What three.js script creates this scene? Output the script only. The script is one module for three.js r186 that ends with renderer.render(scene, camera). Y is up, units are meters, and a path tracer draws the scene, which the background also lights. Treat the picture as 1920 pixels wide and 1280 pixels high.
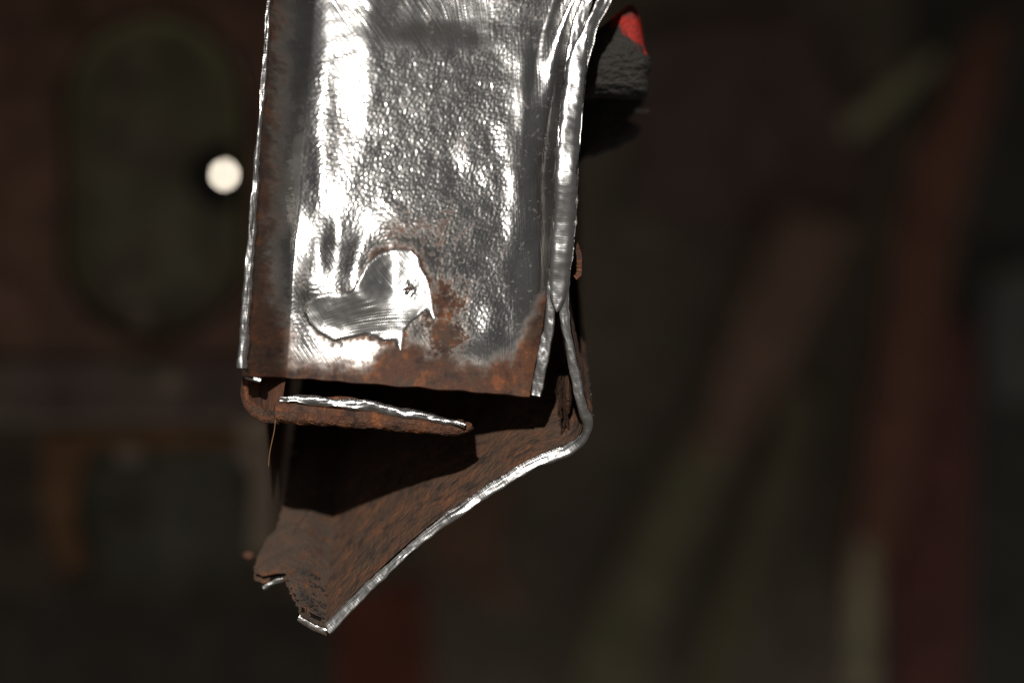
import * as THREE from 'three';
import { mergeGeometries, mergeVertices } from 'three/addons/utils/BufferGeometryUtils.js';

// ---------------------------------------------------------------- camera, sky, sun, exposure
// Lengths below are written in units of U = 0.07 mm; the cut metal stands near z = 0.
const U = 7e-5, D = 4041;
const scene = new THREE.Scene();
const camera = new THREE.PerspectiveCamera(18, 1.5, 0.02, 60);
camera.position.set(0, 0, D * U);
camera.lookAt(0, 0, 0);
camera.focus = (D - 5) * U;
camera.userData.fStop = 8;
camera.updateMatrixWorld();

const renderer = new THREE.WebGLRenderer({ antialias: true });
renderer.toneMapping = THREE.LinearToneMapping;
renderer.toneMappingExposure = 1.0;
renderer.shadowMap.enabled = true;
renderer.setSize(1024, 682);

const SUN_UP = 0.60, SUN_SIDE = -0.09;             // rise and sideways run per unit towards the sun
const sun = new THREE.DirectionalLight(new THREE.Color(1.0, 0.965, 0.91), 3.0);
sun.position.set(SUN_SIDE * 2, SUN_UP * 2, 2);
sun.castShadow = true;
sun.shadow.mapSize.set(4096, 4096);
Object.assign(sun.shadow.camera, { left: -0.3, right: 0.3, top: 0.3, bottom: -0.3, near: 0.5, far: 4 });
scene.add(sun, sun.target);

{ // hazy daylight sky
  const w = 256, h = 128, data = new Float32Array(w * h * 4);
  for (let j = 0; j < h; j++) for (let i = 0; i < w; i++) {
    const el = (j + 0.5) / h * Math.PI - Math.PI / 2;
    const s = Math.max(0, Math.sin(el)), k = Math.pow(1 - s, 2.2);
    const o = (j * w + i) * 4;
    data[o] = 0.076 + 0.062 * k; data[o + 1] = 0.076 + 0.056 * k; data[o + 2] = 0.077 + 0.05 * k; data[o + 3] = 1;
  }
  const t = new THREE.DataTexture(data, w, h, THREE.RGBAFormat, THREE.FloatType);
  t.mapping = THREE.EquirectangularReflectionMapping;
  t.magFilter = t.minFilter = THREE.LinearFilter;
  t.needsUpdate = true;
  scene.background = t; scene.environment = t;
}

// ---------------------------------------------------------------- noise
function hash(x, y, z) {
  let h = Math.imul(x, 374761393) ^ Math.imul(y, 668265263) ^ Math.imul(z, 2147483647 - 1013);
  h = Math.imul(h ^ (h >>> 13), 1274126177); h ^= h >>> 16;
  return (h >>> 0) / 4294967296;
}
function vnoise(x, y, z = 0) {                     // value noise, -1..1
  const xi = Math.floor(x), yi = Math.floor(y);
  let fx = x - xi, fy = y - yi;
  fx = fx * fx * fx * (fx * (fx * 6 - 15) + 10); fy = fy * fy * fy * (fy * (fy * 6 - 15) + 10);
  const a = hash(xi, yi, z), b = hash(xi + 1, yi, z), c = hash(xi, yi + 1, z), d = hash(xi + 1, yi + 1, z);
  return (a + (b - a) * fx + (c - a) * fy + (a - b - c + d) * fx * fy) * 2 - 1;
}
function gnoise(x, y, z = 0) {                     // gradient noise, about -1..1
  const xi = Math.floor(x), yi = Math.floor(y), fx = x - xi, fy = y - yi;
  const u = fx * fx * fx * (fx * (fx * 6 - 15) + 10), v = fy * fy * fy * (fy * (fy * 6 - 15) + 10);
  const g = (i, j) => { const a = hash(xi + i, yi + j, z) * 6.2831853; return Math.cos(a) * (fx - i) + Math.sin(a) * (fy - j); };
  const a = g(0, 0), b = g(1, 0), c = g(0, 1), d = g(1, 1);
  return (a + (b - a) * u + (c - a) * v + (a - b - c + d) * u * v) * 1.5;
}
function fbm(x, y, z, oct) { let s = 0, a = 0.5; for (let i = 0; i < oct; i++) { s += a * gnoise(x, y, z + i * 17); x = x * 2.03 + 3.1; y = y * 2.03 - 1.7; a *= 0.5; } return s; }
const clamp = (x, a = 0, b = 1) => Math.min(b, Math.max(a, x));
const smooth = (a, b, x) => { const t = clamp((x - a) / (b - a)); return t * t * (3 - 2 * t); };
const lerp = (a, b, t) => a + (b - a) * t;
function table(pts) {                              // piecewise smooth lookup
  return (x) => {
    if (x <= pts[0][0]) return pts[0][1];
    for (let i = 1; i < pts.length; i++) if (x <= pts[i][0]) return lerp(pts[i - 1][1], pts[i][1], (x - pts[i - 1][0]) / (pts[i][0] - pts[i - 1][0]));
    return pts[pts.length - 1][1];
  };
}

// ---------------------------------------------------------------- placing helpers
// F(a, b, z): a point measured on a 1920 x 1280 grid across the field at z = 0, carried to depth z
const F = (a, b, z = 0) => { const k = (D - z) / D; return [(a - 960) * k, (640 - b) * k, z]; };
function geo(pos, idx, uv, col) {
  const g = new THREE.BufferGeometry();
  g.setAttribute('position', new THREE.Float32BufferAttribute(pos.map((v) => v * U), 3));
  if (uv) g.setAttribute('uv', new THREE.Float32BufferAttribute(uv, 2));
  if (col) g.setAttribute('color', new THREE.Float32BufferAttribute(col, 3));
  g.setIndex(idx); g.computeVertexNormals();
  return g;
}
function mesh(name, g, m, parent = scene) {
  const o = new THREE.Mesh(g, m); o.name = name; o.castShadow = o.receiveShadow = true; parent.add(o); return o;
}
const taken = {};
const numbered = (n) => { const k = taken[n] = (taken[n] ?? -1) + 1; return k ? n + '_' + String(k).padStart(3, '0') : n; };
function thing(name, label, category, group) {
  const o = new THREE.Group(); o.name = numbered(name); o.userData = { label, category }; if (group) o.userData.group = group; scene.add(o); return o;
}
const label = (o, t) => { o.userData.label = t; return o; };
function gridGeo(nu, nv, fn, opt = {}) {           // fn(u, v) -> [x, y, z, uvx, uvy, r, g, b]
  const pos = [], uv = [], col = [], idx = [];
  for (let j = 0; j <= nv; j++) for (let i = 0; i <= nu; i++) {
    const p = fn(i / nu, j / nv); pos.push(p[0], p[1], p[2]); uv.push(p[3], p[4]); if (p.length > 5) col.push(p[5], p[6], p[7]);
  }
  for (let j = 0; j < nv; j++) for (let i = 0; i < nu; i++) {
    const a = j * (nu + 1) + i, b = a + 1, c = a + nu + 1, d = c + 1;
    if (opt.flip) idx.push(a, b, c, b, d, c); else idx.push(a, c, b, b, c, d);
  }
  return geo(pos, idx, uv, col.length ? col : null);
}
function resample(pts, step) {                     // Catmull-Rom through points, even steps
  const c = new THREE.CatmullRomCurve3(pts.map((p) => new THREE.Vector3(p[0], p[1], p[2] || 0)), false, 'centripetal');
  const n = Math.max(4, Math.round(c.getLength() / step));
  return c.getSpacedPoints(n).map((p) => [p.x, p.y, p.z]);
}

// ---------------------------------------------------------------- textures
function dataTex(w, h, fill, srgb, repeat = true) {
  const d = new Uint8Array(w * h * 4), out = [0, 0, 0];
  for (let j = 0; j < h; j++) for (let i = 0; i < w; i++) {
    fill(i, j, out); const o = (j * w + i) * 4;
    for (let c = 0; c < 3; c++) { let v = clamp(out[c]); if (srgb) v = v < 0.0031308 ? v * 12.92 : 1.055 * Math.pow(v, 1 / 2.4) - 0.055; d[o + c] = v * 255 + 0.5; }
    d[o + 3] = 255;
  }
  const t = new THREE.DataTexture(d, w, h, THREE.RGBAFormat);
  if (srgb) t.colorSpace = THREE.SRGBColorSpace;
  t.magFilter = THREE.LinearFilter; t.minFilter = THREE.LinearMipmapLinearFilter; t.generateMipmaps = true;
  t.wrapS = t.wrapT = repeat ? THREE.MirroredRepeatWrapping : THREE.ClampToEdgeWrapping;
  t.needsUpdate = true;
  return t;
}
const RUST_DARK = [0.040, 0.018, 0.013], RUST_MID = [0.115, 0.045, 0.022], RUST_ORANGE = [0.27, 0.088, 0.026], RUST_SOIL = [0.085, 0.057, 0.038];
function rustColor(x, y, seed, out) {              // x, y in U
  const a = fbm(x / 42, y / 42, seed, 5), b = fbm(x / 13 + 9, y / 13, seed + 60, 3), c = gnoise(x / 5, y / 5, seed + 90), e = fbm(x / 80, y / 80, seed + 120, 3);
  const o = smooth(0.06, 0.42, a + 0.35 * b), dk = smooth(0.05, 0.5, -a - 0.5 * b + 0.1 * c), so = smooth(0.0, 0.35, e);
  for (let k = 0; k < 3; k++) {
    let v = RUST_MID[k];
    v = lerp(v, RUST_SOIL[k], so * 0.6);
    v = lerp(v, RUST_ORANGE[k], o * 0.75);
    v = lerp(v, RUST_DARK[k], dk * 0.9);
    out[k] = v * (1 + 0.25 * c);
  }
}
const TILE = 512;                                  // tile covers 512 U, 1024 texels
const rustMap = dataTex(1024, 1024, (i, j, o) => rustColor(i / 2, j / 2, 5, o), true);
const rustBump = dataTex(1024, 1024, (i, j, o) => { const x = i / 2, y = j / 2; o[0] = o[1] = o[2] = 0.5 + 0.36 * fbm(x / 26, y / 26, 31, 5) + 0.16 * gnoise(x / 4, y / 4, 47); }, false);
// rust under a film of dry soil, orange bare in spots; its tone also paints in the dimmer lip
const dustDimMap = dataTex(1024, 1024, (i, j, o) => {
  const x = i / 2, y = j / 2; rustColor(x, y, 505, o);
  const k0 = 0.75 - 0.6 * smooth(0.12, 0.4, fbm(x / 36, y / 36, 511, 5)), g = 1 + 0.3 * gnoise(x / 4, y / 4, 517);
  for (let k = 0; k < 3; k++) o[k] = lerp(o[k], [0.072, 0.054, 0.040][k] * g, k0);
}, true);
// rust drawn out along u (scale along the pressing direction)
const streakMap = dataTex(1024, 1024, (i, j, o) => {
  const x = i / 2, y = j / 2, wv = 10 * gnoise(x / 120, y / 60, 3);
  rustColor(x * 0.8, (y + wv) * 1.0, 205, o);
  const st = fbm(x / 50, (y + wv) / 6, 311, 3), dark = smooth(0.05, 0.35, fbm(x / 34, (y + wv) / 22, 355, 5)), sp = smooth(0.45, 0.75, gnoise(x / 4, y / 4, 377)) * smooth(0, 0.3, fbm(x / 50, y / 30, 399, 2));
  for (let k = 0; k < 3; k++) { o[k] = lerp(o[k], RUST_SOIL[k], 0.48) * (1 + 0.22 * st); o[k] = lerp(o[k], [0.028, 0.020, 0.016][k], 0.75 * dark); o[k] = lerp(o[k], 0.012, 0.7 * sp); }
}, true);
const streakBump = dataTex(1024, 1024, (i, j, o) => { const x = i / 2, y = j / 2, wv = 10 * gnoise(x / 120, y / 60, 3); o[0] = o[1] = o[2] = 0.5 + 0.16 * fbm(x / 45, (y + wv) / 13, 331, 4) + 0.30 * fbm(x / 10, y / 10, 341, 4); }, false);
// fine grinding lines along u
const grindBump = dataTex(1024, 1024, (i, j, o) => { const x = i / 2, y = j / 2; o[0] = o[1] = o[2] = 0.5 + 0.22 * gnoise(x / 60, y / 1.7, 401) + 0.16 * gnoise(x / 110, y / 3.5, 402) + 0.12 * gnoise(x / 3, y / 3, 403); }, false);
const fineBump = dataTex(1024, 1024, (i, j, o) => { const x = i / 4, y = j / 4, w = y + 0.0016 * x * x; o[0] = o[1] = o[2] = 0.5 + 0.2 * gnoise(x / 70, w / 0.9, 431) + 0.16 * gnoise(x / 110, w / 2.1, 432) + 0.1 * gnoise(x / 140, w / 5, 433); }, false);
const grindRough = dataTex(512, 512, (i, j, o) => { o[0] = 1; o[1] = 0.8 + 0.3 * fbm(i / 40, j / 14, 420, 4); o[2] = 1; }, false);
const tileUV = (u, v) => [u / TILE, v / TILE];

const M = {};
M.rust = new THREE.MeshStandardMaterial({ map: rustMap, bumpMap: rustBump, bumpScale: 9 * U, roughness: 0.82, metalness: 0 });
M.dustyDim = new THREE.MeshStandardMaterial({ map: dustDimMap, bumpMap: rustBump, bumpScale: 9 * U, roughness: 0.9, metalness: 0 });  // dry soil colour, also holding the weaker light on the lip
M.rustStreak = new THREE.MeshStandardMaterial({ map: streakMap, bumpMap: streakBump, bumpScale: 10 * U, roughness: 0.78, metalness: 0 });
M.ground = new THREE.MeshStandardMaterial({ color: new THREE.Color(0.54, 0.53, 0.52), bumpMap: grindBump, bumpScale: 0.28 * U, roughnessMap: grindRough, roughness: 0.32, metalness: 1 });

// ---------------------------------------------------------------- large structure out of and behind the picture
const MS = {};
const groundTex = dataTex(256, 256, (i, j, o) => { const n = 0.13 + 0.05 * fbm(i / 20, j / 20, 601, 5); o[0] = n; o[1] = n * 0.93; o[2] = n * 0.82; }, true);
MS.dirt = new THREE.MeshStandardMaterial({ map: groundTex, roughness: 0.95 });
{
  const g = new THREE.PlaneGeometry(30, 30); g.rotateX(-Math.PI / 2); g.translate(0, -0.62, 0);
  const uv = g.attributes.uv; for (let i = 0; i < uv.count; i++) uv.setXY(i, uv.getX(i) * 30, uv.getY(i) * 30);
  const o = mesh('ground', g, MS.dirt); o.userData.kind = 'structure';
}
{ // added reflector far behind, turned to throw a sun glint through the small hole
  const c = new THREE.Vector3(...F(420, 327, -14500)).multiplyScalar(U);
  const n = camera.position.clone().sub(c).normalize().add(sun.position.clone().normalize()).normalize();
  const g = new THREE.BoxGeometry(0.4, 0.36, 0.004); 
  const o = mesh('added_glint_reflector', g, new THREE.MeshStandardMaterial({ color: new THREE.Color(0.80, 0.73, 0.63), roughness: 0.38, metalness: 1 }));
  o.position.copy(c); o.lookAt(c.clone().add(n));
  o.userData = { label: 'added metal reflector turned to throw a sun glint through the small round hole', category: 'metal sheet' };
}
{ // unseen sheet added overhead to keep sun off the shell; rises towards the back
  const P = (x, y, z) => [x * U, y * U, z * U];
  const s = new THREE.Shape(); s.moveTo(-165, 694); s.lineTo(-9800, 3103); s.lineTo(-9800, 3133); s.lineTo(-165, 724); s.closePath();
  const g = new THREE.ExtrudeGeometry(s, { depth: 20000, bevelEnabled: false });
  g.rotateY(-Math.PI / 2); g.translate(10000, 0, 0); g.scale(U, U, U);
  const o = mesh('added_sun_blocker', g, M.rust); o.userData.kind = 'structure';
}

// flat pressed shape at depth z from a grid outline, with real thickness
function pressed(outline, holes, z, thick, bevel = 6) {
  const pt = (p) => { const q = F(p[0], p[1], z); return new THREE.Vector2(q[0], q[1]); };
  const s = new THREE.Shape(outline.map(pt));
  for (const h of holes || []) s.holes.push(new THREE.Path(h.map(pt)));
  const g = new THREE.ExtrudeGeometry(s, { depth: thick, bevelEnabled: bevel > 0, bevelSize: bevel, bevelThickness: bevel, bevelSegments: 3, curveSegments: 12 });
  g.translate(0, 0, z - thick);
  const p = g.attributes.position, uv = g.attributes.uv;
  for (let i = 0; i < p.count; i++) uv.setXY(i, p.getX(i) / 1500, (p.getY(i) + 0.3 * p.getZ(i)) / 1500);
  g.scale(U, U, U);
  return g;
}
const stadium = (x0, y0, x1, y1, r, n = 12) => {
  const o = [];
  for (const [cx, cy, a0] of [[x1 - r, y0 + r, -90], [x1 - r, y1 - r, 0], [x0 + r, y1 - r, 90], [x0 + r, y0 + r, 180]])
    for (let i = 0; i <= n; i++) { const a = (a0 + 90 * i / n) * Math.PI / 180; o.push([cx + r * Math.cos(a), cy + r * Math.sin(a)]); }
  return o;
};
const circle = (cx, cy, r, n = 28) => Array.from({ length: n }, (_, i) => [cx + r * Math.cos(i / n * 6.28318), cy + r * Math.sin(i / n * 6.28318)]);
function bandGeo(outline, z0, z1) {                // wall that follows an outline from z0 to z1
  const n = outline.length;
  return gridGeo(n, 3, (u, v) => { const p = outline[Math.round(u * n) % n], z = lerp(z0, z1, v), q = F(p[0], p[1], z0); return [q[0], q[1], z, u * 3, v * 0.2]; });
}
const mottle = dataTex(512, 512, (i, j, o) => { const n = 0.75 + 0.55 * fbm(i / 60, j / 60, 701, 5) + 0.15 * gnoise(i / 9, j / 9, 707); o[0] = n; o[1] = n * (1 + 0.1 * gnoise(i / 80, j / 80, 711)); o[2] = n; }, false);
const old = (r, g, b, rough = 0.7) => new THREE.MeshStandardMaterial({ color: new THREE.Color(r * 2.1, g * 2.1, b * 2.1), map: mottle, roughness: rough });
MS.redBrown = old(0.22, 0.125, 0.090);
MS.olive = old(0.19, 0.175, 0.115, 0.6);
MS.greyBrown = old(0.19, 0.16, 0.125);
MS.mauve = old(0.17, 0.125, 0.11);
MS.darkOlive = old(0.11, 0.105, 0.075);
MS.black = old(0.02, 0.019, 0.018);
MS.brown = old(0.24, 0.12, 0.055);
MS.red = old(0.30, 0.050, 0.030, 0.6);
MS.redDull = old(0.22, 0.115, 0.080);
MS.tan = old(0.34, 0.27, 0.20);
MS.oliveLight = old(0.38, 0.36, 0.22);
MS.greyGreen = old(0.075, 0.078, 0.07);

// ---- left: pressed inner body panel with an oval recess and a small hole through it
{
  const t = thing('body_panel', 'dark reddish-brown pressed body panel with a tall oval recess, out of focus', 'panel');
  const z = -3200, oval = stadium(112, 18, 466, 640, 172), inner = stadium(126, 32, 452, 626, 160);
  mesh('panel_skin', pressed([[-140, -140], [700, -140], [700, 690], [-140, 690]], [oval], z, 30, 6), MS.redBrown, t);
  label(mesh('groove_shade_ring', pressed(stadium(102, 8, 476, 650, 178), [inner], z - 60, 20, 0), MS.black, t), 'black ring painted as the shade of the groove round the oval recess');  // groove shade put in as a black ring
  const slope = oval.length, bevel = gridGeo(slope, 4, (u, v) => { const i = Math.round(u * slope) % slope, p = inner[i], c = stadium(150, 56, 428, 602, 138)[i], q = F(lerp(p[0], c[0], v), lerp(p[1], c[1], v), z - 50 - 60 * v); return [q[0], q[1], q[2], u * 3, v * 0.2]; });
  mesh('recess_wall', bevel, old(0.26, 0.24, 0.145, 0.6), t);
  const pan = mesh('recess_pan', pressed(stadium(140, 46, 438, 612, 142), [circle(420, 327, 11)], z - 112, 12, 0), MS.olive, t);
  label(pan, 'olive-grey bottom of the oval recess');
  mesh('hole_collar', pressed(circle(412, 334, 58), [circle(420, 327, 11)], z - 84, 22, 4), MS.black, pan);
}
{
  const t = thing('ledge_rail', 'mauve-grey folded metal ledge running level below the oval recess, blurred', 'rail');
  const z = -3150;
  mesh('rail_face', pressed([[-140, 684], [620, 684], [620, 772], [-140, 772]], null, z, 120, 20), MS.mauve, t);
}
{
  const t = thing('lower_panel', 'dark lower panel with a curved rusty brown frame round a grey-olive recess, below the ledge', 'panel');
  const z = -3250, rec = stadium(135, 826, 470, 1180, 120);
  mesh('panel_skin', pressed([[-140, 800], [700, 800], [700, 1110], [-140, 1110]], [[[90, 830], [480, 830], [480, 1100], [130, 1100], [90, 1000]]], z, 30, 10), old(0.085, 0.06, 0.042), t);
  mesh('rusty_frame', pressed([[84, 808], [470, 808], [470, 830], [170, 834], [140, 900], [136, 980], [160, 1060], [120, 1078], [92, 1000], [80, 900]], null, z + 20, 30, 8), old(0.17, 0.085, 0.038), t);
  mesh('recess_pan', pressed([[80, 806], [500, 806], [500, 1112], [80, 1112]], null, z - 130, 12, 0), old(0.11, 0.105, 0.08), t);
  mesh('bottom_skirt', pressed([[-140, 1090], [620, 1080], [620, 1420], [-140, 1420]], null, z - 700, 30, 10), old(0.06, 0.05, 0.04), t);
}
for (const [a, b, z, r0, text] of [[240, 846, -3230, 22, 'pale blurred glint painted just under the ledge rail'], [318, 712, -3090, 16, 'small pale blurred glint painted on the face of the ledge rail'], [268, 596, -3270, 20, 'dull grey blurred glint painted at the foot of the oval recess'], [466, 850, -2660, 18, 'tan blurred glint painted on the upright strip beside the torn lip']]) {
  const t = thing('glint_spot', text, 'glint', 'blurred painted glints on the shaded panels');  // small pale plates added to paint in blurred glints
  mesh('glint_plate', pressed(circle(a, b, r0, 6), null, z, 26, 4), MS.tan, t);
  mesh('glint_rim', pressed(circle(a, b, r0 * 1.35, 20), null, z - 30, 6, 2), old(0.2, 0.18, 0.14), t);
}
{
  const t = thing('pillar_strip', 'tan and grey upright metal strip beside the torn lip, out of focus', 'strip');
  mesh('strip_body', pressed([[446, 792], [500, 786], [508, 1010], [486, 1040], [470, 1035], [478, 900]], null, -2700, 60, 10), MS.tan, t);
}
// ---- right: shaded shell with ribs and braces
{
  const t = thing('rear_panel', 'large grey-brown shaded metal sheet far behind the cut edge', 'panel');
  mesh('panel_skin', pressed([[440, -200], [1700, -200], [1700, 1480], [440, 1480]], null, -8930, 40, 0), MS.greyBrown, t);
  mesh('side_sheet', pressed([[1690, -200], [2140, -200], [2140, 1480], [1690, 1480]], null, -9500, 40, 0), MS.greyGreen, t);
}
function bar(name, text, cat, outline, z, thick, m, bevel = 26) {
  const t = thing(name, text, cat); mesh(name === 'rod' ? 'shaft' : 'bar_body', pressed(outline, null, z, thick, bevel), m, t); return t;
}
bar('mauve_sheet', 'dull mauve-brown metal sheet above the slanted brace, blurred', 'sheet', [[1190, 60], [1500, 20], [1640, 300], [1560, 420], [1380, 450], [1200, 400]], -8778, 20, old(0.17, 0.12, 0.11), 16);
bar('slanted_brace', 'slanting reddish-brown brace behind the cut edge, its foot hidden by the dull olive strut', 'brace', [[1470, 400], [1590, 430], [1570, 500], [1520, 600], [1460, 720], [1390, 820], [1300, 860], [1340, 740], [1390, 600], [1440, 480]], -8360, 200, old(0.25, 0.16, 0.12));
bar('olive_strut', 'broad dull olive brace running down from the reddish-brown brace', 'brace', [[1310, 800], [1400, 800], [1330, 960], [1250, 1120], [1190, 1330], [1060, 1330], [1120, 1150], [1220, 960]], -8400, 200, old(0.19, 0.17, 0.105));
bar('olive_brace', 'narrow olive-brown slanting brace left of the pale-edged post', 'brace', [[1480, 720], [1530, 740], [1490, 900], [1430, 1090], [1350, 1300], [1290, 1300], [1380, 1060], [1440, 880]], -8380, 160, old(0.155, 0.135, 0.08));
bar('dull_post', 'dull reddish-brown curved post with a pale worn foot', 'post', [[1840, 60], [1890, 36], [1850, 220], [1790, 420], [1760, 620], [1720, 800], [1690, 950], [1650, 1110], [1590, 1110], [1630, 900], [1660, 700], [1690, 480], [1730, 280]], -8265, 200, old(0.22, 0.10, 0.07));
bar('red_post', 'dark red painted post standing right of the dull brown post', 'post', [[1730, 640], [1815, 610], [1818, 960], [1808, 1330], [1680, 1330], [1690, 1000], [1712, 800]], -8400, 200, old(0.165, 0.062, 0.055));
bar('rod', 'short olive rod sticking out towards the red post', 'rod', [[1588, 234], [1604, 216], [1742, 104], [1758, 108], [1750, 126], [1622, 240], [1600, 254]], -6500, 40, MS.oliveLight, 10);
bar('pale_edge', 'pale worn edge strip at the foot of the dull brown post', 'strip', [[1612, 1020], [1634, 1010], [1640, 1120], [1638, 1300], [1596, 1300], [1598, 1120]], -7980, 40, old(0.46, 0.42, 0.28), 8);
bar('red_block', 'dark red painted block below the pointed lower lip', 'block', [[520, 1130], [790, 1090], [805, 1340], [500, 1340]], -8170, 120, old(0.15, 0.042, 0.025));
bar('brown_bracket', 'rounded brown bracket under the diagonal cut edge', 'bracket', [[790, 960], [900, 900], [960, 910], [930, 1010], [940, 1080], [1000, 1130], [900, 1120], [820, 1060]], -8265, 90, old(0.17, 0.10, 0.065));
bar('grey_fitting', 'grey-green blurred fitting beyond the red post', 'fitting', [[1850, 520], [1990, 500], [1990, 760], [1860, 740]], -9310, 60, old(0.16, 0.17, 0.165), 20);

// ---------------------------------------------------------------- the cut, ground section of sheet metal
const part = thing('cut_metal_section', 'cut section of rusty double-skinned sheet metal with ground shiny edges and hammered bright face', 'metal section');

const HEART = [[666, 522], [680, 490], [705, 470], [735, 461], [765, 465], [779, 480], [786, 502], [797, 522], [804, 546], [808, 575], [812, 604], [801, 587], [794, 580], [780, 594], [766, 605], [754, 620], [748, 656], [740, 650], [734, 638], [719, 641], [700, 633], [680, 627], [655, 633], [618, 641], [605, 633], [588, 622], [570, 605], [561, 585], [566, 567], [585, 553], [610, 545], [632, 550], [645, 548], [657, 538]];
function polyDist(P, x, y) {                       // signed distance, inside negative
  let d = 1e9, inside = false;
  for (let i = 0, j = P.length - 1; i < P.length; j = i++) {
    const [ax, ay] = P[i], [bx, by] = P[j], dx = bx - ax, dy = by - ay, t = clamp(((x - ax) * dx + (y - ay) * dy) / (dx * dx + dy * dy));
    d = Math.min(d, Math.hypot(x - ax - t * dx, y - ay - t * dy));
    if ((ay > y) !== (by > y) && x < (bx - ax) * (y - ay) / (by - ay) + ax) inside = !inside;
  }
  return inside ? -d : d;
}
// outline of the front edges (grid a at height b)
const leftA = table([[-90, 508], [0, 503], [100, 497], [200, 490], [300, 481], [400, 474], [500, 466], [600, 460], [720, 452]]);
const innerA = table([[-90, 1122], [0, 1090], [50, 1074], [100, 1063], [150, 1057], [200, 1051], [260, 1046], [320, 1042], [380, 1039], [440, 1036], [500, 1030], [560, 1024], [610, 1018], [660, 1008], [700, 1000], [742, 993]]);
const zp = (b) => -0.22 * (740 - b);               // leaning back at the top
const fdL = (b) => 190 - 0.14 * b;
const fdR = (b) => b < 320 ? 110 - 0.05 * (320 - b) : 110 - 0.21 * (b - 320);
// dents: how the hammered face leans at each place, in degrees from "mirrors the sun to the viewer"
const DENTS = [ // a, b, ra, rb, lean x, lean y
  // bright upright trough in the left third
  [640, -20, 38, 60, 0, 0, 3], [640, 50, 38, 60, 0, 0, 3], [648, 130, 32, 50, 0, 0, 2], [655, 200, 26, 50, 0, 0], [636, 280, 22, 40, 0, 0], [620, 345, 24, 40, 0, 0], [590, 405, 20, 36, 0, 0], [572, 330, 14, 60, 20, -3, 2], [660, 400, 18, 40, -14, -4, 2],
  [556, 445, 20, 50, 0, 0], [550, 510, 20, 36, 0, 0], [640, 480, 18, 40, 0, 0], [536, 590, 18, 46, 1, 0],
  // left of it the sheet turns up to the flange
  [572, 20, 24, 70, 22, 0], [560, 100, 26, 60, 22, -2], [556, 190, 22, 60, 20, -2], [560, 270, 20, 40, 16, -3], [545, 340, 18, 40, 18, 0], [512, 300, 16, 300, 26, 0], [505, 560, 14, 120, 26, 0],
  // hammered middle
  [740, 130, 40, 60, -13, -4], [830, 130, 50, 60, -14, -6], [760, 230, 50, 60, -12, -3], [850, 220, 46, 46, -14, -4], [740, 330, 50, 50, -11, -4], [800, 400, 60, 46, -13, -4], [890, 430, 40, 50, -15, -4], [700, 400, 30, 40, -12, -4],
  [880, 500, 50, 40, -17, -5], [840, 560, 26, 40, -14, -6], [700, 60, 20, 40, -13, -3],
  // dark rubbed band near the top
  [760, 36, 70, 18, -6, -22], [840, 46, 50, 20, -4, -22], [800, 6, 70, 12, -6, -6],
  // bright ridge on the right
  [925, 0, 34, 26, 0, 0], [902, 38, 20, 16, 0, 0], [935, 72, 22, 16, 0, 0], [970, 106, 24, 15, 0, 0], [950, 40, 20, 14, -12, -6], [990, 30, 40, 34, -5, -3, 3], [1010, 110, 14, 16, -22, 0, 3],
  [972, 200, 13, 46, 0, 0], [938, 250, 17, 36, 0, 0], [862, 292, 18, 36, 0, 0], [905, 322, 18, 28, 0, 0], [953, 340, 12, 46, 0, 0], [948, 425, 10, 36, 0, 1], [908, 598, 20, 28, 0, 0],
  // dark bend into the right flange
  [1000, 60, 16, 50, -24, 0], [1004, 150, 18, 60, -28, 0], [1004, 270, 18, 90, -30, 0], [998, 400, 18, 60, -26, 0], [972, 500, 22, 40, -26, -4], [990, 580, 18, 50, -26, -4],
  [606, 470, 13, 44, 24, 4, 3], [588, 525, 14, 22, 16, 0], [860, 662, 50, 20, -4, -24], [940, 655, 30, 34, -22, -12],
  [590, 656, 50, 13, 0, 0], [660, 664, 36, 10, 0, -2],
  // heart-shaped scale
  [756, 476, 18, 14, 0, 0, 4], [768, 520, 18, 52, 0, 0, 7], [794, 575, 12, 30, 0, 0, 6], [640, 633, 44, 8, 0, 0, 5], [576, 592, 12, 22, 0, 0, 4], [604, 620, 18, 10, 0, 0, 3],
  [698, 510, 22, 50, 27, 0, 8], [660, 578, 40, 18, 14, -20, 6], [712, 592, 34, 24, 14, -22, 7], [620, 562, 30, 12, 6, -18, 4],
];
const G0a = 420, G0b = -100, GS = 8, GNx = 92, GNy = 112;
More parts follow.
